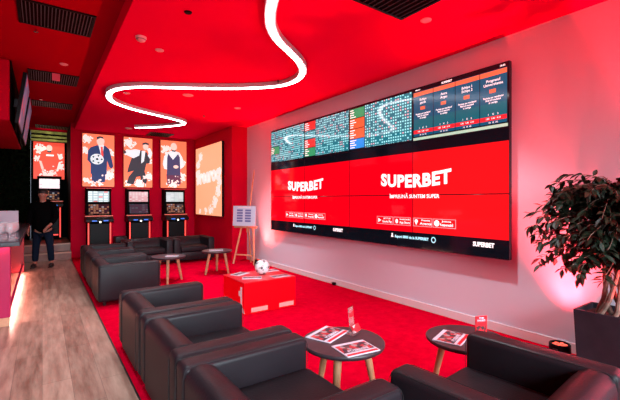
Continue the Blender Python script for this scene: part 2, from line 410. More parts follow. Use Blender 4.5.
# ------------------------------------------------------------------ armchairs
def make_chair():
    t = thing('armchair', '', 'armchair')
    W, D, H = .470, .392, .55                    # local: faces -y
    for s in (-1, 1):
        a, b = (W-.155, W) if s > 0 else (-W, -W+.155)
        o = MB().box(a, b, -D, D, .06, H, .036, 5).build('armrest', M_leather, t, True)
        for xx in (a+.012, b-.012):
            MB().tube([(xx, -D+.0, .10), (xx, -D-.0005, H-.05), (xx, -D+.015, H-.016), (xx, -D+.05, H-.005), (xx, 0, H-.005), (xx, D-.05, H-.005), (xx, D-.012, H-.018), (xx, D+.0005, H-.06), (xx, D+.0005, .1)], .0017, 5).build('piping', M_seam, o)
    m = MB(); pr = [(D-.004, .06), (D-.004, H-.075), (D-.014, H-.035), (D-.04, H-.010), (D-.075, H-.001), (D-.12, H-.004), (D-.165, H-.025), (D-.20, H-.065), (D-.225, H-.12), (D-.238, H-.19), (D-.24, .06)]
    v0 = [m.bm.verts.new((-W+.156, y, z)) for y, z in pr]; v1 = [m.bm.verts.new((W-.156, y, z)) for y, z in pr]
    for i in range(len(pr)): j = (i+1) % len(pr); m.bm.faces.new((v0[i], v0[j], v1[j], v1[i]))
    m.bm.faces.new(v0[::-1]); m.bm.faces.new(v1)
    m.build('backrest', M_leather, t, True)
    MB().box(-W+.157, W-.157, -D+.012, D-.243, .06, .24, .012).build('seat_base', M_leather, t, True)
    MB().box(-W+.158, W-.158, -D+.002, D-.244, .243, .37, .035, 4).build('seat_cushion', M_leatherseat, t, True)
    for sx in (-1, 1):
        for sy in (-1, 1):
            MB().cyl((sx*.40, sy*.31, .006), (sx*.40, sy*.31, .062), .018, .022, 14).build('leg', M_metal, t, True)
    return t
ch0 = make_chair()
HP = PI/2
chairs = [  # x, y, rotation (0 faces -y), label
    (.988, 1.650, HP, 'black leather armchair cut by the bottom edge, nearest in the left row'),
    (.996, 2.610, HP, 'black leather armchair, middle of the near left row beside the wood floor'),
    (.996, 3.565, HP, 'black leather armchair at the far end of the near left row, facing the red box'),
    (.996, 6.135, HP, 'black leather armchair, nearest of the far left row, whole side panel showing'),
    (.996, 7.085, HP, 'black leather armchair in the middle of the far left row'),
    (.996, 8.035, HP, 'black leather armchair at the slot machine end of the far left row'),
    (1.90, 8.95, 0, 'black leather armchair facing the camera before the middle slot machine'),
    (2.85, 8.95, 0, 'black leather armchair facing the camera before the right slot machine'),
    (1.885, .965, PI+math.radians(5), 'black leather armchair at bottom right beside the potted ficus, seen from its left'),
]
for k, (x, y, r, lab) in enumerate(chairs):
    o = ch0 if k == 0 else copy_tree(ch0)
    o.location = (x, y, 0); o.rotation_euler.z = r; o['label'] = lab; o['group'] = 'black cube armchairs'
    if k == 8: o.scale = (.975, .97, 1.065)

# ------------------------------------------------------------------ round tables
def make_table():
    t = thing('coffee_table', '', 'table')
    H = .45; m = MB().lathe([(0, H-.032), (.265, H-.034), (.278, H-.028), (.284, H-.016), (.284, H-.006), (.279, H), (0, H)], 64)
    m.build('tabletop', M_tabletop, t, True)
    for k in range(3):
        a = math.radians(200+120*k)
        MB().cyl((.245*math.cos(a), .245*math.sin(a), .006), (.16*math.cos(a), .16*math.sin(a), H-.034), .019, .029, 16).build('leg', M_leg, t, True)
    MB().cyl((0, 0, H-.05), (0, 0, H-.032), .15, n=32).build('mounting_plate', M_metal, t)
    return t
tb0 = make_table()
tabs = [(1.70, 2.00, .3, 'dark round coffee table with beech legs holding two newspapers and a clear card stand'),
        (2.545, 1.605, .4, 'dark round coffee table behind the bottom right armchair, one newspaper on it'),
        (1.79, 6.77, .9, 'dark round coffee table beside the far left row of armchairs'),
        (2.76, 7.0, -.19, 'dark round coffee table nearest the wooden easel')]
for k, (x, y, r, lab) in enumerate(tabs):
    o = tb0 if k == 0 else copy_tree(tb0)
    o.location = (x, y, 0); o.rotation_euler.z = r; o['label'] = lab; o['group'] = 'round coffee tables'
    if k == 1: o.scale = (1, 1, .91)

def newspaper(x, y, z, rz, w, d, label, pages=.006, m_photo=None, grp=None, title=True):
    t = thing('newspaper', label, 'newspaper', (x, y, z), rz, grp)
    MB().box(-w/2, w/2, -d/2, d/2, 0, pages, .001).build('pages', M_paper, t)
    MB().box(-w/2+.008, w/2-.008, -d/2+.05, d/2-.03, pages, pages+.0008).build('front_photo', m_photo or M_photo_news, t)
    if title:
        MB().box(-w/2+.01, w/2-.01, -d/2+.008, -d/2+.03, pages, pages+.0006).build('red_strip', M_redcard, t)
        text('headline', 'POTRIVIRE', .034, M_paper, t, Matrix.Translation((0, -d/2+.068, pages+.001)), .001, .0006, xs=1.0)
    return t
newspaper(1.682, 2.15, .45, math.radians(21), .28, .20, 'newspaper with red strip at the back left of the nearest round table', grp='newspapers on the round tables')
newspaper(1.669, 1.84, .45, math.radians(-8), .25, .20, 'newspaper with red strip on the near side of the nearest round table', grp='newspapers on the round tables')
newspaper(2.450, 1.66, .4095, math.radians(18), .26, .20, 'newspaper lying on the round table behind the bottom right armchair', grp='newspapers on the round tables')
newspaper(1.83, 6.70, .45, math.radians(-30), .2, .13, 'small newspaper on the round table by the far left armchairs', grp='newspapers on the round tables', title=False)
newspaper(2.74, 7.0, .45, math.radians(-20), .25, .17, 'newspaper on the round table nearest the easel', grp='newspapers on the round tables', title=False, m_photo=M_photo_dark)

def card_stand(x, y, z, rz, label, clear):
    t = thing('card_stand', label, 'card stand', (x, y, z), rz)
    if clear:
        MB().box(-.035, .035, -.002, .002, 0, .19, .001, M=Matrix.Rotation(math.radians(-6), 4, 'X')).build('acrylic_sheet', M_acryl, t)
        MB().box(-.05, .05, -.03, .03, 0, .004, .001).build('acrylic_foot', M_acryl, t)
        MB().box(-.033, .033, -.004, -.0022, .12, .155, M=Matrix.Rotation(math.radians(-6), 4, 'X')).build('red_logo', M_redcard, t)
        MB().box(-.045, .045, -.055, -.035, .0, .05, .002, M=Matrix.Rotation(math.radians(-30), 4, 'X')).build('card', photo_mat('card_print', [(.6, .02, .03), (.6, .4, .4), (.5, .01, .02)], 40), t)
    else:
        MB().box(-.046, .046, -.003, .003, 0, .17, .001).build('red_card', M_redcard, t)
        MB().box(-.05, .05, -.025, .025, 0, .004, .001).build('acrylic_foot', M_acryl, t)
        text('lettering', 'CUM\nPARIEZI', .018, M_paper, t, frame((0, -.0035, .145), (1, 0, 0), (0, 0, 1)), .0006, .0006)
        MB().box(-.04, .04, -.0042, -.0032, .02, .10).build('picture', photo_mat('red_card_print', [(.1, .01, .015), (.6, .01, .02), (.03, .02, .02), (.6, .01, .02)], 50), t)
card_stand(1.84, 2.06, .45, math.radians(20), 'clear acrylic card stand on the nearest round table', True)
card_stand(2.60, 1.52, .4095, math.radians(-25), 'upright red leaflet stand on the round table behind the armchair', False)

# ------------------------------------------------------------------ red box table with ball and leaflets
t = thing('box_table', 'red cube display table with white marks standing on the red carpet', 'table', (2.395, 4.57, .006))
MB().box(-.375, .375, -.33, .33, 0, .385, .008).build('box_body', M_cube, t)
MB().box(-.378, .378, -.333, .333, .386, .396, .003).build('box_top', M_cubetop, t)
Mf = frame((0, -.3305, 0), (1, 0, 0), (0, 0, 1)); Ml = frame((-.3755, 0, 0), (0, -1, 0), (0, 0, 1))
for a in ((-.28, -.05), (.12, .34)):
    MB().box(a[0], a[1], .02, .075, 0, .002, M=Mf).build('pale_sticker', mat('pale_red_sticker', (.75, .30, .27), .5), t)
MB().poly([(.20, .02), (.34, .02), (.31, .07), (.265, .08), (.265, .33), (.225, .33), (.225, .28), (.17, .27), (.17, .21), (.225, .21), (.225, .07), (.20, .06)], .002, Ml).build('white_mark', M_white, t)
MB().poly([(-.27, .10), (-.10, .085), (-.10, .10), (-.27, .115)], .002, Ml).build('white_line', M_white, t)
for x, y, r, lab in ((2.22, 4.80, .5, 'leaflet on the left back corner of the red box table'), (2.24, 4.47, -.5, 'leaflet at the front left of the red box table'),
                     (2.60, 4.36, 0, 'leaflet at the front right of the red box table'), (2.67, 4.78, -.1, 'leaflet at the back right of the red box table')):
    newspaper(x, y, .402, r, .25, .16, lab, .003, M_photo_dark, 'leaflets on the red box table', False)
# football
t = thing('football', 'white football with black patches resting on the red box table', 'ball', (2.47, 4.62, .402))
R = .100
MB().sph((0, 0, R), R, n=32).build('ball_skin', M_ball, t, True)
phi = (1+5**.5)/2
for v in [(0, a, b*phi) for a in (1, -1) for b in (1, -1)]+[(a, b*phi, 0) for a in (1, -1) for b in (1, -1)]+[(b*phi, 0, a) for a in (1, -1) for b in (1, -1)]:
    n = Vector(v).normalized(); q = n.to_track_quat('Z', 'Y').to_matrix().to_4x4()
    m = MB(); c0 = m.bm.verts.new(q @ Vector((0, 0, R+.0012))+Vector((0, 0, R))); ring = []
    for k in range(15):
        aa = k*2*PI/15+v[0]; rr = (.046, .030, .015)[min(k % 5, 5-k % 5)]
        p = Vector((rr*math.cos(aa), rr*math.sin(aa), 0)); p.z = math.sqrt(R*R-p.x**2-p.y**2)+.0012
        ring.append(m.bm.verts.new(q @ p + Vector((0, 0, R))))
    for k in range(15): m.bm.faces.new((c0, ring[k], ring[(k+1) % 15]))
    m.build('black_patch', M_ballp, t)

# ------------------------------------------------------------------ easel
t = thing('easel', 'light wooden easel standing in front of the red corner beside the big screen', 'easel', (3.74, 7.68, .006))
d = Vector((.28, -.46, 0)).normalized()          # along the front legs, left to right
n = Vector((-d.y*-1, d.x*-1, 0)); n = Vector((-.854, -.52, 0)).normalized()   # faces the room
A = Vector((.02, .06, 0))
def bar(p, q, w, name):
    p, q = Vector(p), Vector(q); u = (q-p); L = u.length; u.normalize()
    z = n; x = u.cross(z).normalized(); z2 = x.cross(u).normalized()
    M = Matrix.Identity(4)
    for i in range(3): M[i][0] = x[i]; M[i][1] = u[i]; M[i][2] = z2[i]; M[i][3] = p[i]
    return MB().box(-w/2, w/2, 0, L, -w*.35, w*.35, .003, M=M).build(name, M_easel, t)
b0 = n*.16
up = Vector((0, 0, 1))
bar(b0-d*.27, b0*.3-d*.09+up*.95, .032, 'leg')
bar(b0+d*.27, b0*.3+d*.17+up*.95, .032, 'leg')
bar(-n*.15, b0*.1+up*1.1, .03, 'leg')
bar(b0*.62-d*.24+up*.20, b0*.62+d*.24+up*.20, .028, 'cross_bar')
bar(b0*.55-d*.29+up*.82, b0*.55+d*.29+up*.82, .05, 'shelf')
bar(b0*.5+up*.70+d*.03, -n*.08+up*2.08+d*.12, .030, 'mast')
bar(b0*.35+up*1.20+d*.0, b0*.35+up*1.26+d*.07, .05, 'top_clamp')
t = thing('printed_board', 'pale printed board propped on the wooden easel', 'board', (3.74, 7.68, .85))
o = b0*.95-Vector((0, 0, 0))
Mb = frame(tuple(o), tuple(d), tuple((up-n*.06).normalized()))
MB().box(-.29, .29, 0, .44, -.004, .004, .001, M=Mb).build('board', M_board, t)
m = MB()
for cx in (-.11, .10):
    for r in range(5): m.box(cx-.075, cx+.075, .09+.058*r, .09+.058*r+.04, .0042, .006, M=Mb)
m.build('printed_rows', M_boardblue, t)
MB().box(-.16, .16, .395, .42, .0042, .006, M=Mb).build('heading', M_white, t)

# ------------------------------------------------------------------ video wall
VX = 3.90; Y0 = 6.91; PW = 1.234; ZB = .80; PH = .684
t = thing('video_wall', 'wide wall of twelve screens showing odds tables and red adverts on the white wall', 'video wall', (VX, Y0-2*PW, ZB))
VM = frame((0, 2*PW, 0), (0, -1, 0), (0, 0, 1))   # u to the right along the wall, v up, w towards the room; local to the root
VW = 4*PW
MB().box(.03, VW-.03, .03, 3*PH-.03, -.085, -.045).build('mounting_frame', M_metal, t, M=VM)
panels = {}
for r in range(3):
    for c in range(4):
        panels[r, c] = MB().box(c*PW+.001, (c+1)*PW-.001, r*PH+.001, (r+1)*PH-.001, -.05, 0, .003).build('display_panel', M_blackscreen, t, M=VM)
B = .0055; RB, RT = .204, 1.232                       # red picture from/to height
def srect(u0, u1, v0, v1, w, m, name, parent): return MB().box(u0, u1, v0, v1, w, w+.0008).build(name, m, parent, M=VM)
for c in range(4):
    mm = M_redscreen if c < 3 else M_redscreen2
    srect(c*PW+B, (c+1)*PW-B, RB, PH-B, .0005, M_redscreen2 if c == 3 else M_redscreen, 'red_picture', panels[0, c])
    srect(c*PW+B, (c+1)*PW-B, PH+B, RT, .0005, mm, 'red_picture', panels[1, c])
top = 3*PH
for c in range(3):
    v0 = 2*PH+.03; v1 = top-.035
    srect(c*PW+B+.34, (c+1)*PW-B-.01, v0, v1, .0005, M_odds, 'odds_table', panels[2, c])
    hh = (v1-v0)/4
    cols = [[M_odds, M_green, M_odds, M_odds], [M_green, M_redblock, M_odds, M_redblock], [M_blueblock, M_orblock, M_orblock, M_green]][c]
    for k in range(4):
        o = srect(c*PW+B+.01, c*PW+.335, v0+hh*k+.006, v0+hh*(k+1)-.004, .0005, cols[k], 'league_block', panels[2, c])
        if cols[k] is not M_odds:
            m = MB()
            for q in range(4): m.box(c*PW+.02, c*PW+.06+random.uniform(.03, .10), v0+hh*k+.018+q*.035, v0+hh*k+.032+q*.035, .0015, .0022)
            m.build('team_names', M_white_text, panels[2, c], M=VM)
# four match cards in the right top panel
u0 = 3*PW+.01; cw = (PW-.03)/4
for k in range(4):
    a = u0+k*cw; p = panels[2, 3]; vb = 2*PH+.03; vt = top-.06
    srect(a+.004, a+cw-.004, vb+.03, vt, .0005, M_card, 'match_card', p)
    srect(a+.006, a+cw-.006, vb+.11, vb+.25, .0012, M_cardteal, 'card_picture', p)
    srect(a+.004, a+cw-.004, vt-.055, vt-.005, .0015, M_cardorange, 'card_header', p)
    srect(a+.006, a+cw-.006, vb+.065, vb+.11, .0018, M_cardred, 'odds_bar', p)
    srect(a+.11, a+.18, vt-.235, vt-.195, .0018, M_cardorange, 'time_tag', p)
    names = ['Real\nMadrid', 'Steaua\nRapid', 'Dinamo\nFarul', 'Craiova\nUTA'][k]
    for s, sz, v, mt in ((['Echipa\ngazda', 'Astra\nArges', 'Echipa 1\nEchipa 2', 'Progresul\nUniversitatea'][k], .040, vt-.125, M_white_text),
                         ('Pariaza pe rezultatul\nfinal al meciului\nsi castiga', .027, vt-.31, M_white_text),
                         ('1     X     2', .026, vb+.132, M_white_text), ('1.85   3.40   4.10', .024, vb+.088, M_white_text), ('1X   12   X2', .02, vb+.045, M_white_text)):
        text('card_text', s, sz, mt, p, VM @ Matrix.Translation((a+cw/2, v, .0028)), .0006, .0006)
srect(u0, 4*PW-.015, 2*PH+.012, 2*PH+.045, .0015, M_mint, 'mint_bar', panels[2, 3])
text('logo', 'SUPERBET', .032, M_white_text, panels[2, 3], VM @ Matrix.Translation((3*PW+.5, top-.035, .002)), .0012, .0006)
text('clock', '18:42', .026, M_white_text, panels[2, 3], VM @ Matrix.Translation((4*PW-.07, top-.035, .002)), .0006, .0006)
text('caption', 'Meciuri', .024, M_white_text, panels[2, 3], VM @ Matrix.Translation((3*PW+.08, top-.035, .002)), .0006, .0006)
# the two adverts
def title_warp(co):
    x = co.x/.56
    return (co.x, co.y+.040*abs(x)**1.9, co.z)
for k in range(2):
    uc = PW*(1+2*k)
    T = lambda u, v: VM @ Matrix.Translation((uc+u, v, .002))
    text('superbet_title', 'SUPERBET', .222, M_white_text, t, T(0, .857), .0095, .002, warp=title_warp, fit=1.12, sp=1.09)
    text('slogan', 'ÎMPREUNĂ SUNTEM SUPER', .066, M_white_text, t, T(0, .665), .0013, .0012, fit=.80)
    x = -.637
    for q, (bw, l1, l2) in enumerate(((.300, 'GET IT ON', 'Google Play'), (.290, 'Download on the', 'App Store'), (.285, 'Peste', 'Agentii'), (.315, 'Joaca', 'Responsabil'))):
        v0, v1 = .285, .392; b = .006
        MB().box(x, x+bw, v0, v0+b, 0, .001).box(x, x+bw, v1-b, v1, 0, .001).box(x, x+b, v0, v1, 0, .001).box(x+bw-b, x+bw, v0, v1, 0, .001).build('badge_border', M_pink_text, t, M=T(0, 0))
        if q == 0: m = MB().poly([(x+.025, .308), (x+.082, .338), (x+.025, .369)], .001)
        elif q == 1: m = MB().poly([(x+.055+.023*math.cos(a*PI/8)*(1-.18*(a in (4, 12))), .336+.030*math.sin(a*PI/8)) for a in range(16)], .001)
        elif q == 2: m = MB().poly([(x+.045, .300), (x+.072, .35), (x+.06, .372), (x+.03, .372), (x+.018, .35)], .001)
        else: m = MB().poly([(x+.055+.037*math.cos(a*PI/10), .338+.037*math.sin(a*PI/10)) for a in range(20)], .001)
        m.build('badge_icon', M_white_text, t, M=T(0, 0))
        text('badge_text', l1, .028, M_white_text, t, T(x+.19, .364), .0006, .0006, fit=.13 if q != 1 else .17)
        text('badge_text', l2, .044, M_white_text, t, T(x+.19, .322), .0009, .0006, fit=.175)
        x += bw+(.012, .045, .012, 0)[q]
    MB().poly([(-.35+.021*math.cos(a*PI/8), .118+.026*math.sin(a*PI/8)) for a in range(9)]+[(-.371, .100), (-.329, .100)][:0], .001).build('person_icon', M_white_text, t, M=T(0, 0))
    MB().poly([(-.35+.014*math.cos(a*PI/8), .156+.016*math.sin(a*PI/8)) for a in range(16)], .001).build('person_icon', M_white_text, t, M=T(0, 0))
    text('support_line', 'Suport 0800 de la SUPERBET', .046, M_cyan_text, t, T(-.03, .131), .0026, .0006, fit=.55)
    m = MB()
    for q in range(20):
        a, b2 = q*PI/10, (q+1)*PI/10
        m.poly([(.315+.022*math.cos(a), .131+.024*math.sin(a)), (.315+.034*math.cos(a), .131+.038*math.sin(a)), (.315+.034*math.cos(b2), .131+.038*math.sin(b2)), (.315+.022*math.cos(b2), .131+.024*math.sin(b2))])
    bmesh.ops.remove_doubles(m.bm, verts=m.bm.verts, dist=1e-4)
    m.build('ring_icon', M_cyan_text, t, M=T(0, 0))
    text('footer_logo', 'SUPERBET', .066, M_white_text, t, T(.955, .133), .0032, .0006, fit=.245)

# ------------------------------------------------------------------ lightboxes on the back wall
def splash(m, cx, cy, r, w, n, seed, W, H):
    rnd = random.Random(seed)
    for k in range(n):
        a = rnd.uniform(0, 2*PI); q = r*rnd.random()**.6
        x, y = cx+q*math.cos(a), cy+q*math.sin(a)*.8; rr = rnd.uniform(.018, .05)*(1.25-q/r*.7)
        pts = [(min(W-.004, max(-W+.004, x+rr*rnd.uniform(.55, 1.15)*math.cos(i*PI/5))), min(H-.004, max(-H+.004, y+rr*rnd.uniform(.55, 1.15)*math.sin(i*PI/5)))) for i in range(10)]
        m.poly(pts, w=w+k*.00002)
def ell(cx, cy, rx, ry, n=20): return [(cx+rx*math.cos(2*PI*i/n), cy+ry*math.sin(2*PI*i/n)) for i in range(n)]
def lightbox(x, y, z, W, H, M, label, figure, bg, depth=.05, name='lightbox', spl=None):
    t = thing(name, label, 'lightbox', (x, y, z), 0, 'lit posters above the slot machines' if figure else None)
    MB().box(-W, W, -H, H, -depth, 0, .004).build('casing', M_black, t, M=M)
    MB().box(-W+.008, W-.008, -H+.008, H-.008, .0004, .002).build('lit_face', bg, t, M=M)
    for k, (a, b, r, n) in enumerate(spl):
        m = MB(); splash(m, a, b, r, .0025, int(n*1.5), 11*k+int(x*100)+3, W-.012, H-.012)
        m.build('white_splash', M_splash, t, M=M)
    def P(name, pts, mm, w):
        fy = 1.07 if figure < 4 else 1.15
        pts = [(max(-W+.01, min(W-.01, p[0]*1.18)), max(-H+.01, min(H-.01, p[1]*fy))) for p in pts]
        return MB().poly(pts, w=.0032+w*.0004).build(name, mm, t, M=M)
    if figure == 1:
        P('printed_trousers', [(-.13, -.50), (-.13, -.28), (.13, -.28), (.12, -.50), (.04, -.52), (0, -.45), (-.03, -.52)], M_navy_p, 0)
        P('printed_jacket', [(-.21, .0), (-.20, .22), (-.15, .30), (-.03, .36), (.12, .36), (.20, .28), (.24, .10), (.28, -.12), (.24, -.19), (.20, -.14), (.16, .0), (.15, -.32), (-.15, -.32), (-.15, -.08)], M_navy_p, 1)
        P('printed_shirt', [(-.01, .38), (.10, .38), (.08, .18), (.06, .06)], M_shirt_p, 2)
        P('printed_tie', [(.035, .33), (.075, .33), (.09, .12), (.065, .06), (.045, .14)], M_tie_p, 3)
        P('printed_head', ell(.035, .455, .075, .10), M_skin_p, 3)
        P('printed_hair', [(-.04, .48), (-.035, .55), (.02, .575), (.08, .565), (.11, .50), (.10, .52), (.03, .535)], M_black_p, 4)
        P('printed_hand', ell(.26, -.22, .035, .05), M_skin_p, 3)
        P('printed_ball', ell(-.03, .03, .125, .125, 26), M_shirt_p, 4)
        for a in range(5): P('ball_patch', ell(-.03+.085*math.cos(a*2*PI/5), .03+.085*math.sin(a*2*PI/5), .022, .022, 6), M_black_p, 5)
        P('ball_patch', ell(-.03, .03, .03, .03, 5), M_black_p, 5)
    elif figure == 2:
        P('printed_trousers', [(-.24, -.52), (-.20, -.36), (-.08, -.18), (.12, -.18), (.19, -.40), (.17, -.52), (.06, -.52), (.04, -.34), (-.04, -.36), (-.10, -.55)], M_black_p, 0)
        P('printed_jacket', [(-.20, -.10), (-.14, .10), (-.04, .24), (.07, .32), (.19, .26), (.22, .10), (.17, -.02), (.13, -.22), (-.08, -.20), (-.23, -.26)], M_black_p, 1)
        P('printed_arm', [(-.33, .26), (-.32, .20), (-.10, .10), (.02, .18), (.04, .31), (-.06, .33)], M_shirt_p, 2)
        P('printed_glove', [(-.34, .29), (-.30, .30), (-.24, .24), (-.27, .20), (-.34, .20)], M_black_p, 3)
        P('printed_shirt', [(.07, .30), (.15, .30), (.12, .04), (.06, -.02)], M_shirt_p, 3)
        P('printed_forearm', [(.17, .10), (.27, .12), (.30, .26), (.25, .38), (.18, .36), (.22, .24)], M_shirt_p, 3)
        P('printed_sleeve', [(.12, .08), (.18, -.02), (.24, .0), (.25, .10), (.18, .22)], M_black_p, 4)
        P('printed_head', ell(.155, .41, .06, .085), M_skin_p, 4)
        P('printed_hair', [(.08, .44), (.09, .50), (.16, .52), (.23, .49), (.22, .45), (.15, .47)], M_black_p, 5)
    elif figure == 3:
        P('printed_trousers', [(-.15, -.52), (-.17, -.26), (.17, -.26), (.16, -.52)], M_plum_p, 0)
        P('printed_shirt', [(-.25, .0), (-.22, .20), (-.13, .32), (.0, .36), (.13, .32), (.20, .20), (.24, -.04), (.15, -.12), (.14, .02), (-.13, .02), (-.10, -.16), (-.22, -.12)], M_shirt_p, 1)
        P('printed_vest', [(-.13, .28), (-.02, .12), (.10, .28), (.14, .20), (.16, -.28), (-.16, -.28), (-.15, .16)], M_vest_p, 2)
        P('printed_hand', ell(.05, -.06, .06, .045), M_skin_p, 3)
        P('printed_head', ell(0, .46, .075, .105), M_skin_p, 3)
        P('printed_beard', [(-.06, .40), (-.04, .34), (.03, .33), (.07, .40), (.03, .37), (-.02, .37)], M_black_p, 4)
    elif figure == 4:
        P('printed_torso', [(-.17, -.20), (-.22, -.05), (-.14, .22), (.0, .30), (.14, .24), (.20, .02), (.14, -.24)], M_orange2, 1)
        P('printed_head', ell(0, .30, .06, .085), M_skin_p, 3)
        P('printed_beard', [(-.05, .25), (-.03, .20), (.03, .20), (.05, .25), (0, .23)], M_black_p, 4)
        P('printed_arm', [(-.20, .0), (-.15, -.02), (-.10, -.20), (-.15, -.22)], M_skin_p, 3)
        P('printed_logo', [(-.06, .11), (.09, .11), (.09, .15), (-.06, .15)], M_white_text, 4)
    return t
MX = frame((0, 0, 0), (1, 0, 0), (0, 0, 1))
Wp, Hp, Zp = .36, .665, 2.415
SPL = [(-.26, .52, .13, 26), (-.28, .22, .12, 22), (.22, .20, .14, 26), (.22, -.36, .16, 34), (-.05, -.53, .17, 30), (-.28, -.5, .07, 10)]
lightbox(1.165, 10.845, Zp, Wp, Hp, MX, 'orange lit poster of a man in navy suit holding a football', 1, M_orange, spl=SPL)
lightbox(2.090, 10.845, Zp, Wp, Hp, MX, 'orange lit poster of a crouching man in a black suit, above the middle slot machine', 2, M_orange, spl=[(-.22, .50, .17, 44), (-.26, .25, .09, 18), (.28, .06, .09, 18), (.24, -.36, .14, 34), (.05, -.56, .16, 40), (-.25, -.55, .09, 18)])
lightbox(3.010, 10.845, Zp, Wp, Hp, MX, 'orange lit poster of a bearded man in shirt and waistcoat, above the right slot machine', 3, M_orange, spl=[(-.22, .4, .16, 34), (.22, .05, .12, 22), (.2, -.36, .16, 32), (-.02, -.52, .18, 34)])
lightbox(.165, 12.845, 2.52, .365, .52, MX, 'red lit screen of a man in red shirt in the dark recess', 4, M_orange2, spl=[(-.2, .32, .17, 34), (-.26, .05, .1, 16), (.2, .14, .12, 22), (.2, -.14, .18, 40), (-.02, -.38, .2, 36)])
# big lightbox on the side of the pilaster wall
ML = frame((0, 0, 0), (0, -1, 0), (0, 0, 1))
t = lightbox(3.548, 9.635, 1.935, .945, .92, ML, 'big peach lit poster with white splashes on the red side wall', 0, M_peach, depth=.06, name='lightbox',
             spl=[(-.55, .66, .16, 50), (-.74, .46, .15, 46), (-.82, .20, .12, 34), (-.74, .0, .13, 34), (.80, .20, .12, 26), (.80, -.06, .15, 34), (.70, -.30, .18, 44), (.50, -.56, .20, 46), (.22, -.76, .17, 34), (-.15, -.80, .12, 14), (-.60, -.82, .10, 10), (.1, .12, .10, 14), (-.3, .05, .10, 12)])
text('lettering', 'Freeroo', .50, M_splash, t, ML @ Matrix.Translation((0, .12, .004)) @ Matrix.Rotation(math.radians(3), 4, 'Z'), .036, .002, xs=1.0, fit=1.72)

# ------------------------------------------------------------------ slot machines
def slot_machine(x, y, z, label, scr1, scr2):
    t = thing('slot_machine', label, 'slot machine', (x, y, z), 0, 'slot machines')
    # local: faces -y, depth .55
    MB().box(-.25, .25, -.20, .25, .03, .88, .012).build('cabinet', M_blackmatt, t)
    MB().box(-.20, .20, -.212, -.19, .10, .84, .004).build('front_door', M_black, t)
    for s in (-1, 1):
        MB().box(s*.232-.013, s*.232+.013, -.222, -.198, .06, .86, .003).build('led_strip', M_led, t)
    MB().box(-.19, .19, -.225, -.205, .12, .15, .003).build('led_strip', M_led, t)
    # button deck: a sloping console
    m = MB(); pr = [(-.34, .90), (-.34, .95), (-.14, 1.02), (.2, 1.02), (.2, .86), (-.22, .86)]
    vs0 = [m.bm.verts.new((-.29, a, b)) for a, b in pr]; vs1 = [m.bm.verts.new((.29, a, b)) for a, b in pr]
    m.bm.faces.new(vs0); m.bm.faces.new(vs1[::-1])
    for i in range(len(pr)): m.bm.faces.new((vs0[i], vs0[(i+1) % 6], vs1[(i+1) % 6], vs1[i]))
    d = m.build('button_deck', M_black, t)
    MB().box(-.30, .30, -.16, -.13, 1.018, 1.035, .004).build('deck_trim', mat('copper_red_trim', (.75, .2, .15), .3, emit=(1, .16, .10), es=.5), t)
    for bx in (-.12, .12): MB().box(bx-.05, bx+.05, -.347, -.338, .905, .93, .003).build('blue_button', M_ledblue, d)
    MB().sph((0, -.345, .89), .022, n=12).build('white_button', M_ledwhite, d, True)
    # upper head with two screens
    m = MB(); pr = [(-.12, 1.02), (-.04, 1.34), (-.04, 1.66), (-.08, 1.70), (.25, 1.70), (.25, 1.02)]
    vs0 = [m.bm.verts.new((-.27, a, b)) for a, b in pr]; vs1 = [m.bm.verts.new((.27, a, b)) for a, b in pr]
    m.bm.faces.new(vs0); m.bm.faces.new(vs1[::-1])
    for i in range(len(pr)): m.bm.faces.new((vs0[i], vs0[(i+1) % 6], vs1[(i+1) % 6], vs1[i]))
    m.build('head', M_blackmatt, t)
    MB().box(-.225, .225, -.047, -.038, 1.37, 1.625, .002).build('upper_screen', scr1, t)
    tilt = Matrix.Translation((0, -.082, 1.185)) @ Matrix.Rotation(math.radians(-14), 4, 'X')
    MB().box(-.215, .215, -.008, .004, -.12, .125, .002, M=tilt).build('lower_screen', scr2, t)
    MB().box(-.27, .27, -.09, -.075, 1.690, 1.705, .003).build('top_trim', mat('dull_red_trim', (.5, .05, .05), .3, emit=(1, .05, .04), es=.3), t)
    return t
slot_machine(1.130, 10.55, .006, 'slot machine under the football poster, leftmost on the red wall', M_slot_a, M_slot_e)
slot_machine(2.030, 10.55, .006, 'slot machine with pink upper screen, under the black suit poster', M_slot_c, M_slot_d)
slot_machine(2.945, 10.55, .006, 'slot machine with a blank white upper screen, under the waistcoat poster', M_slot_b, M_slot_e)
slot_machine(.165, 12.35, .36, 'slot machine on the raised platform in the dark recess behind the person', M_slot_c, M_slot_e)
# low cabinet between the first two machines
t = thing('stool', 'low dark padded stool on the red carpet between the left and middle slot machines', 'stool', (1.58, 10.35, .006))
MB().box(-.14, .14, -.15, .15, .30, .52, .03, 3).build('seat', M_leather, t, True)
for sx in (-1, 1):
    for sy in (-1, 1): MB().cyl((sx*.11, sy*.12, 0), (sx*.11, sy*.12, .31), .014).build('leg', M_metal, t)

# ------------------------------------------------------------------ ceiling wave lamp
path = [(1.40, 2.20), (1.48, 2.48), (1.568, 2.746), (1.669, 2.969), (1.813, 3.21), (2.009, 3.422), (2.25, 3.598), (2.529, 3.802), (2.747, 4.032), (2.884, 4.319), (2.893, 4.626), (2.752, 4.894), (2.44, 5.203), (2.007, 5.51),
        (1.564, 5.78), (1.212, 5.986), (.968, 6.247), (.865, 6.547), (.887, 6.904), (1.01, 7.23), (1.347, 7.551), (1.769, 7.782), (2.159, 7.979), (2.476, 8.19), (2.538, 8.475), (2.324, 8.876), (2.024, 9.243), (1.766, 9.479)]
P2 = [Vector((a, b, 0)) for a, b in path]; sm = []
for i in range(len(P2)-1):
    p0, p1, p2, p3 = P2[max(0, i-1)], P2[i], P2[i+1], P2[min(len(P2)-1, i+2)]
    for q in range(8):
        u = q/8; sm.append(.5*((2*p1)+(p2-p0)*u+(2*p0-5*p1+4*p2-p3)*u*u+(3*p1-p0-3*p2+p3)*u**3))
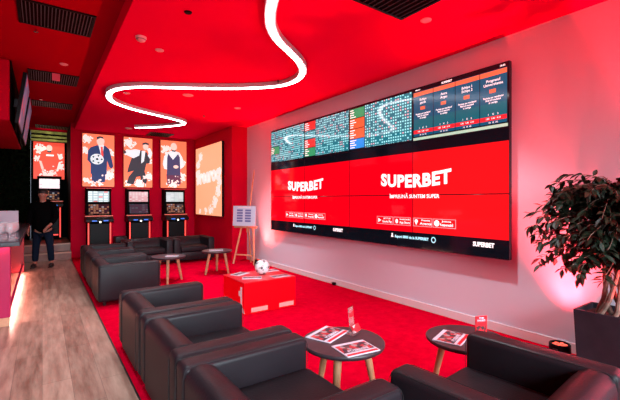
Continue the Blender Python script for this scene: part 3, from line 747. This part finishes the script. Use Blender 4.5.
sm.append(P2[-1])
for _ in range(6): sm = [sm[0]]+[(sm[i-1]+sm[i]*2+sm[i+1])/4 for i in range(1, len(sm)-1)]+[sm[-1]]
def ribbon(w, z0, z1):
    m = MB(); rows = []
    for i, p in enumerate(sm):
        d = (sm[min(i+1, len(sm)-1)]-sm[max(i-1, 0)]).normalized(); nn = Vector((-d.y, d.x, 0))
        rows.append([m.bm.verts.new((p.x+nn.x*s, p.y+nn.y*s, z)) for s, z in ((-w, z0), (w, z0), (w, z1), (-w, z1))])
    for a, b in zip(rows, rows[1:]):
        for k in range(4): m.bm.faces.new((a[k], a[(k+1) % 4], b[(k+1) % 4], b[k]))
    m.bm.faces.new(rows[0][::-1]); m.bm.faces.new(rows[-1]); return m
t = thing('wave_lamp', 'long white wavy light strip winding across the red ceiling', 'ceiling lamp', (0, 0, 0))
ribbon(.052, 3.092, 3.1495).build('housing', M_waveh, t, True)
ribbon(.031, 3.082, 3.0915).build('diffuser', M_wave, t, True)

# ------------------------------------------------------------------ ceiling fittings
def disc(x, y, r, z, m, label, name='ceiling_spot', cat='ceiling spot', h=.012):
    t = thing(name, label, cat, (x, y, z), 0, 'small ceiling fittings')
    MB().lathe([(0, -h), (r*.8, -h), (r, -h*.4), (r, 0)], 28).build('rim', m, t, True)
    MB().lathe([(0, -h-.002), (r*.62, -h-.002), (r*.66, -h)], 28).build('lens', m, t, True)
    return t
t = thing('smoke_detector', 'pale domed smoke detector on the red ceiling left of the wavy lamp', 'smoke detector', (.857, 4.31, CZ))
MB().lathe([(.055, 0), (.055, -.014), (.05, -.02), (.04, -.042), (.02, -.052), (0, -.053)], 28).build('dome', M_disc, t, True)
MB().lathe([(.046, -.024), (.048, -.028), (.043, -.033)], 28).build('slot_ring', M_black, t)
disc(1.106, 4.56, .048, CZ, M_disc, 'pale round ceiling disc just behind the smoke detector')
t = disc(1.096, 3.487, .035, CZ, M_black, 'small black ringed ceiling spot nearest the top edge')
disc(1.962, 6.243, .085, CZ, M_disc, 'largest pale round ceiling disc under the middle of the wavy lamp')
disc(1.121, 6.697, .05, CZ, M_disc, 'pale ceiling disc inside the left bend of the wavy lamp')
disc(2.999, 6.587, .06, CZ, M_disc, 'pale ceiling disc near the corner beside the big screen')
disc(1.70, 9.95, .085, CZ, M_disc, 'pale ceiling disc above the football poster, beyond the end of the lamp')
disc(3.011, 2.319, .052, CZ, M_disc, 'pale ceiling disc beside the black ceiling opening at top')
disc(.30, 3.1, .05, CL, M_disc, 'added pale ceiling spot over the aisle, outside the near edge of the picture')  # added out of view to carry a fill light for the wood floor
disc(.25, 6.3, .05, CL, M_disc, 'small added ceiling spot between the first two vents over the aisle')  # added to carry the second fill light over the aisle
for x, y, lab in ((2.776, 4.712, 'tiny sprinkler head beside the right bend of the wavy lamp'), (2.69, 7.524, 'tiny sprinkler head in the ceiling before the far lamp bend')):
    t = thing('sprinkler', lab, 'sprinkler', (x, y, CZ)); MB().cyl((0, 0, -.03), (0, 0, 0), .008).build('nozzle', M_metal, t); MB().cyl((0, 0, -.033), (0, 0, -.03), .018).build('deflector', M_metal, t)
for x, y, lab in ((-.054, 5.187, 'tiny sprinkler on the dim red ceiling just behind the nearest vent'), (-.015, 8.642, 'tiny sprinkler on the dim red ceiling just before the third vent')):
    t = thing('sprinkler', lab, 'sprinkler', (x, y, CL)); MB().cyl((0, 0, -.03), (0, 0, 0), .012).build('nozzle', M_chrome, t); MB().cyl((0, 0, -.034), (0, 0, -.03), .024).build('deflector', M_chrome, t)
# vents in the higher ceiling
def vent(x0, x1, y0, y1, z, label, n=20, grp='ceiling vents over the bar', mslat=None):
    x, y = (x0+x1)/2, (y0+y1)/2; a, b = (x1-x0)/2, (y1-y0)/2
    t = thing('ceiling_vent', label, 'vent', (x, y, z), 0, grp)
    m = MB(); f = .025
    m.box(-a, a, -b, -b+f, -.014, 0); m.box(-a, a, b-f, b, -.014, 0); m.box(-a, -a+f, -b+f, b-f, -.014, 0); m.box(a-f, a, -b+f, b-f, -.014, 0)
    m.build('frame', M_black, t)
    MB().box(-a+f, a-f, -b+f, b-f, -.002, 0).build('backing', M_blackmatt, t)
    m = MB()
    for k in range(n):
        xx = -a+f+(2*a-2*f)*(k+.5)/n
        m.box(xx-.004, xx+.004, -b+f, b-f, -.013, -.003)
    m.build('slats', mslat or M_slat, t)
vent(-.20, .46, 4.46, 5.06, CL, 'black slatted ceiling vent nearest the camera at top left')
vent(-.17, .47, 6.80, 7.40, CL, 'black slatted ceiling vent second from the camera over the bar aisle')
vent(-.16, .50, 8.86, 9.36, CL, 'slatted ceiling vent third from the camera over the bar aisle')
vent(-.14, .57, 11.67, 12.15, CL, 'farthest slatted ceiling vent just before the mossy boards')
vent(2.25, 2.83, 10.15, 10.72, CZ, 'dark ceiling vent above the waistcoat poster', 10, None, M_grille)
vent(2.05, 2.80, 1.70, 2.44, CZ, 'large black ceiling cassette at the top edge beside a pale disc', 12, None, M_grille)
t = thing('exit_light', 'small pinkish emergency light box under the second ceiling vent', 'emergency light', (.17, 6.80, CL-.016))
MB().box(-.05, .05, -.03, .03, -.10, 0, .006).build('lamp_box', mat('pink_lamp_box', (.85, .12, .2), .4), t)

# ------------------------------------------------------------------ floor uplights
def uplight(x, y, label, tilt):
    t = thing('uplight', label, 'uplight', (x, y, .006))
    MB().lathe([(0, .03), (.075, .03), (.085, .05), (.085, .12), (.08, .13), (.07, .13), (.07, .115), (0, .115)], 28).build('can', M_black, t, True)
    m = MB()
    for k in range(7):
        a = k*PI/3; r = .042 if k < 6 else 0
        m.cyl((r*math.cos(a), r*math.sin(a), .115), (r*math.cos(a), r*math.sin(a), .122), .016, n=12)
    m.build('lens_ring', M_can_lens, t)
    m = MB().box(-.1, -.09, -.02, .02, 0, .1, .002).box(.09, .1, -.02, .02, 0, .1, .002).box(-.1, .1, -.02, .02, 0, .008, .002); m.build('bracket', M_metal, t)
    return t
def spot(name, loc, tgt, power, col, size, blend=.6, rad=.05):
    l = bpy.data.lights.new(name, 'SPOT'); l.energy = power; l.color = col; l.spot_size = math.radians(size); l.spot_blend = blend; l.shadow_soft_size = rad
    o = bpy.data.objects.new(name, l); COL.objects.link(o); o.location = loc
    o.rotation_euler = (Vector(tgt)-Vector(loc)).to_track_quat('-Z', 'Y').to_euler(); return o
def area(name, loc, tgt, power, col, sx, sy):
    l = bpy.data.lights.new(name, 'AREA'); l.energy = power; l.color = col; l.shape = 'RECTANGLE'; l.size = sx; l.size_y = sy
    o = bpy.data.objects.new(name, l); COL.objects.link(o); o.location = loc
    o.rotation_euler = (Vector(tgt)-Vector(loc)).to_track_quat('-Z', 'Y').to_euler(); return o
uplight(3.79, 1.47, 'small black floor uplight glowing red at the wall beside the grey plant pot', 0)
uplight(3.76, .20, 'small black floor uplight at the wall on the far side of the grey plant pot', 0)
uplight(3.82, 7.30, 'small black floor uplight at the wall behind the easel', 0)

# ------------------------------------------------------------------ potted ficus
px_, py_ = 3.755, 1.075
t = thing('potted_ficus', 'leafy green ficus tree in a square grey pot at the right edge', 'plant', (px_, py_, .006))
m = MB()
s0, s1, Hh = .170, .190, .52
def sq(s, z): return [m.bm.verts.new((a*s, b*s*1.1, z)) for a, b in ((-1, -1), (1, -1), (1, 1), (-1, 1))]
r0 = sq(s0, 0); r1 = sq(s1, Hh); r2 = sq(s1-.018, Hh); r3 = sq(s1-.022, Hh-.06)
m.bm.faces.new(r0[::-1])
for a, b in ((r0, r1), (r1, r2), (r2, r3)):
    for k in range(4): m.bm.faces.new((a[k], a[(k+1) % 4], b[(k+1) % 4], b[k]))
m.build('pot', M_pot, t)
MB().box(-s1+.022, s1-.022, -s1*1.08+.02, s1*1.08-.02, Hh-.07, Hh-.045).build('soil', M_soil, t)
rnd = random.Random(21)
for k in range(6):
    a = k*PI/3+.3; pts = []; rs = []
    for q in range(12):
        z = Hh-.06+q*.075; tw = a+q*.33; rr = .050*(1-.5*q/11)+.012
        if q < 2: rr += .05*(2-q)/2
        pts.append((rr*math.cos(tw), rr*math.sin(tw), z)); rs.append(.019*(1-.5*q/11))
    MB().tube(pts, rs, 8).build('trunk', M_bark, t, True)
leaf = MB(); twig = MB()
def add_leaf(p, d, L):
    d = d.normalized(); side = d.cross(Vector((rnd.uniform(-.5, .5), rnd.uniform(-.5, .5), 1))).normalized(); nn = side.cross(d)
    w = L*.24; prof = [(0, 0), (.25, .8), (.5, 1), (.78, .55), (1, 0)]
    mid = []; le = []; ri = []
    for f, ww in prof:
        c = p+d*L*f - Vector((0, 0, 1))*L*.18*f*f
        mid.append(c); le.append(c+side*w*ww+nn*w*.3*ww); ri.append(c-side*w*ww+nn*w*.3*ww)
    if max(v.x+.25*max(0, v.y-.15) for v in le+ri+mid) > 4-px_-.04: return
    if min(v.z for v in mid) < .80 and math.hypot(mid[0].x, mid[0].y) < .22: return
    vm = [leaf.bm.verts.new(v) for v in mid]; vl = [leaf.bm.verts.new(v) for v in le[1:-1]]; vr = [leaf.bm.verts.new(v) for v in ri[1:-1]]
    for A_, flip in ((vl, 0), (vr, 1)):
        leaf.bm.faces.new((vm[0], vm[1], A_[0])); leaf.bm.faces.new((vm[1], vm[2], A_[1], A_[0])); leaf.bm.faces.new((vm[2], vm[3], A_[2], A_[1])); leaf.bm.faces.new((vm[3], vm[4], A_[2]))
for k in range(170):
    ang = rnd.uniform(0, 2*PI); z0 = rnd.uniform(.90, 1.52)
    # the crown leans out from the wall, towards -x +y
    out = Vector((math.cos(ang), math.sin(ang), 0)); lean = Vector((-.72, .60, 0))
    k2 = out.dot(lean)
    L = rnd.uniform(.30, .50)*(1+.30*max(0, k2)) * (1.0 if z0 < 1.3 else .8)
    if z0 < .95: L *= .8
    d = out+Vector((0, 0, rnd.uniform(.25, .95)))+lean*.22
    d.normalize(); p = Vector((rnd.uniform(-.03, .03), rnd.uniform(-.03, .03), z0)); pts = [p.copy()]
    for q in range(7):
        d = (d+Vector((rnd.uniform(-.14, .14), rnd.uniform(-.14, .14), -.13))).normalized(); p = p+d*L/7
        if p.x > 4-px_-.03: p.x = 4-px_-.03
        pts.append(p.copy())
    twig.tube(pts, [.006*(1-.75*i/7) for i in range(8)], 5)
    for q in range(1, 8):
        for r in range(4 if q < 7 else 5):
            dd = (d*.6+Vector((rnd.uniform(-1, 1), rnd.uniform(-1, 1), rnd.uniform(-.8, .5)))).normalized()
            add_leaf(pts[q]+(pts[q-1]-pts[q])*rnd.random(), dd, rnd.uniform(.06, .095))
twig.build('twigs', M_bark, t)
leaf.build('foliage', M_leaf, t)

# ------------------------------------------------------------------ person by the steps
t = thing('person', 'person in black jacket and dark jeans standing by the steps', 'person', (.02, 9.82, 0), math.radians(-12))
def skin(name, pts, edges, rad, m, root=0, sub=2, parent=None):
    me = bpy.data.meshes.new(name); me.from_pydata(pts, edges, []); me.materials.append(m)
    o = bpy.data.objects.new(name, me); COL.objects.link(o); o.parent = parent
    md = o.modifiers.new('skin', 'SKIN')
    sv = me.skin_vertices[0].data if me.skin_vertices else None
    if sv is None:
        bm = bmesh.new(); bm.from_mesh(me); bm.verts.layers.skin.verify(); bm.to_mesh(me); bm.free(); sv = me.skin_vertices[0].data
    for i, r in enumerate(rad):
        sv[i].radius = (r, r) if isinstance(r, (int, float)) else r
        sv[i].use_root = (i == root)
    s2 = o.modifiers.new('sub', 'SUBSURF'); s2.levels = s2.render_levels = sub
    md.use_smooth_shade = True
    return o
# faces -y; body is one continuous skin (head, neck, torso, arms with fingers, legs)
bp = [(0, 0, .86), (0, .01, 1.02), (0, .015, 1.18), (0, .02, 1.30), (0, .0, 1.38), (0, -.015, 1.44), (0, -.03, 1.52), (0, -.03, 1.585)]
be = [(i, i+1) for i in range(7)]; br = [(.12, .08), (.12, .085), (.14, .09), (.13, .08), .052, .052, (.088, .10), (.074, .088)]
def chain(start, pts, rad):
    prev = start
    for p, r in zip(pts, rad):
        bp.append(p); br.append(r); be.append((prev, len(bp)-1)); prev = len(bp)-1
    return prev
for s in (-1, 1):
    hx = s*.09
    chain(0, [(hx, 0, .80), (hx+s*.035, -.01, .46), (hx+s*.055, .02, .12), (hx+s*.06, -.02, .05), (hx+s*.07, -.12, .03)], [.085, .058, .042, .035, .03])
    if s < 0: arm = [(s*.17, .015, 1.31), (s*.235, .02, 1.05), (s*.25, -.04, .84), (s*.25, -.055, .79), (s*.25, -.06, .74)]
    else: arm = [(s*.17, .015, 1.31), (s*.235, .0, 1.06), (s*.16, -.15, .90), (s*.12, -.18, .86), (s*.09, -.19, .82)]
    w = chain(3, arm, [.058, .042, .03, .026, .032])
    b_ = Vector(arm[-1]); dd = (b_-Vector(arm[-2])).normalized()
    for f in range(4):
        q = b_+Vector((0, (f-1.5)*.017, 0)) if s < 0 else b_+Vector((0, -.005, (f-1.5)*.017))
        L = (.055, .065, .07, .058)[f]
        chain(w, [tuple(q+dd*L*.5), tuple(q+dd*L+Vector((-s*.012, 0, -.004)))], [.0095, .008])
    chain(w-1, [tuple(b_+Vector((-s*.01, -.03, .0))), tuple(b_+Vector((-s*.014, -.04, -.02)))], [.010, .009])
skin('body', bp, be, br, M_skin, parent=t)
m = MB()
for s in (-1, 1): m.sph((s*.03, -.110, 1.540), .007, n=8)
m.build('eyes', M_white, t)
m = MB()
m.sph((0, -.122, 1.518), .014, (.8, 1, 1.4), n=8)
for s in (-1, 1): m.sph((s*.079, -.02, 1.53), .02, (.4, .8, 1.2), n=8)
m.build('nose_and_ears', M_skin, t)
MB().sph((0, -.113, 1.482), .02, (1.1, .35, .25), n=8).build('mouth', mat('lips', (.4, .12, .1), .5), t)
MB().sph((0, .0, 1.585), .100, (.93, 1.05, .85), n=18).build('hair', M_hair, t, True)
jp = [(0, .0, .70), (0, .01, .92), (0, .015, 1.16), (0, .02, 1.30), (0, .005, 1.43)]; je = [(0, 1), (1, 2), (2, 3), (3, 4)]; jr = [(.17, .14), (.175, .135), (.18, .125), (.165, .11), (.08, .08)]
for s in (-1, 1):
    k = len(jp)
    arm = [(s*.18, .015, 1.31), (s*.235, .02, 1.05), (s*.25, -.035, .86)] if s < 0 else [(s*.18, .015, 1.31), (s*.235, .0, 1.06), (s*.165, -.14, .91)]
    jp += arm; jr += [.075, .060, .048]; je += [(3, k), (k, k+1), (k+1, k+2)]
skin('jacket', jp, je, jr, M_jacket, parent=t)
jp = [(0, 0, .86)]; je = []; jr = [(.19, .15)]
for s in (-1, 1):
    hx = s*.09; k = len(jp)
    jp += [(hx, 0, .74), (hx+s*.035, -.01, .46), (hx+s*.055, .02, .10)]; jr += [.10, .072, .062]; je += [(0, k), (k, k+1), (k+1, k+2)]
skin('jeans', jp, je, jr, M_jeans, parent=t)
for s in (-1, 1):
    m = MB(); m.sph((s*.155, -.06, .045), .05, (.95, 2.5, .9), n=16); m.box(s*.155-.04, s*.155+.04, -.17, .06, .001, .018, .006)
    m.build('shoe', M_shoe, t, True)

# ------------------------------------------------------------------ skirting cable box bits by the wall
for y, lab in ((4.9, 'small black cable clip at the foot of the white wall under the screens'),):
    tag(MB().box(3.94, 3.984, y-.03, y+.03, .006, .05, .004).build('cable_clip', M_black), lab, 'clip')

# ------------------------------------------------------------------ lights
dl = area('daylight_storefront', (.6, -2.95, 1.9), (.9, .8, 0), 170, (.78, .92, 1), 6.2, 2.2); dl.data.spread = math.radians(72)
spot('uplight_plant', (3.79, 1.47, .14), (4.0, 1.52, 2.3), 230, (1, .06, .035), 64, 1.0)
spot('uplight_plant_wash', (3.79, 1.47, .14), (3.93, 1.55, 3.1), 380, (1, .02, .05), 75, 1.0)
spot('uplight_side', (3.76, .20, .14), (3.96, .60, 3.1), 620, (1, .03, .07), 90, 1.0)
spot('ceiling_fill_spot', (3.76, .20, .14), (2.6, 1.8, 3.1), 520, (1, .05, .05), 100, 1.0)  # extra beam added only to brighten the main ceiling
spot('uplight_easel', (3.82, 7.30, .14), (4.0, 7.34, 2.6), 230, (1, .11, .09), 56, 1.0)
spot('uplight_ceiling_wash', (3.82, 7.30, .15), (2.9, 5.9, 3.1), 370, (1, .07, .05), 95, 1.0)
for nme, x, y, p in (('a', 1.106, 4.56, 100), ('b', 1.962, 6.243, 130), ('c', 1.121, 6.697, 50), ('d', 2.999, 6.587, 130), ('e', 3.011, 2.319, 130), ('f', 1.70, 9.95, 50), ('g', .30, 3.1, 130), ('h', .25, 6.3, 60)):  # g and h are added fill over the aisle, brightening the wood
    spot('downlight_'+nme, (x, y, (CZ if x > .65 else CL)-.03), (x, y, 0), p*1.15, (.78, .95, 1), 92, .8, .06)
# glow of the strip under the foot rail on the wood floor
area('bar_led', (-.315, 7.4, .112), (-.315, 7.4, 0), 13, (1, .42, .34), .03, 3.7)
bpy.data.objects['bar_led'].rotation_euler = (0, 0, 0)
area('bar_end_glow', (-.9, 5.385, .89), (-.9, 5.45, 0), 1.5, (1, .25, .35), 1.2, .04)
area('recess_fill', (.17, 12.2, 3.25), (.17, 12.9, 2.6), 2.2, (1, .9, .6), .5, .1)  # added fill without a fixture, brightens the mossy boards
spot('bar_fill_spot', (-.45, 5.75, 3.2), (-.45, 5.75, 0), 40, (1, .8, .85), 40)  # added fill without a fixture, makes the glasses on the bar brighter
w = bpy.data.worlds.new('world'); SC.world = w; w.use_nodes = True
w.node_tree.nodes['Background'].inputs[0].default_value = (.55, .6, .75, 1); w.node_tree.nodes['Background'].inputs[1].default_value = .5

# ------------------------------------------------------------------ camera
cam = bpy.data.cameras.new('camera'); co = bpy.data.objects.new('camera', cam); COL.objects.link(co)
cam.sensor_width = 36; cam.lens = 378/620*36; cam.clip_start = .05
co.location = (0, 0, 1.42); co.rotation_euler = (math.radians(90), 0, -math.atan(268/378))
SC.camera = co
SC.view_settings.view_transform = 'Standard'; SC.view_settings.look = 'None'; SC.view_settings.gamma = 1; SC.view_settings.use_curve_mapping = False
SC.view_settings.exposure = EXPO
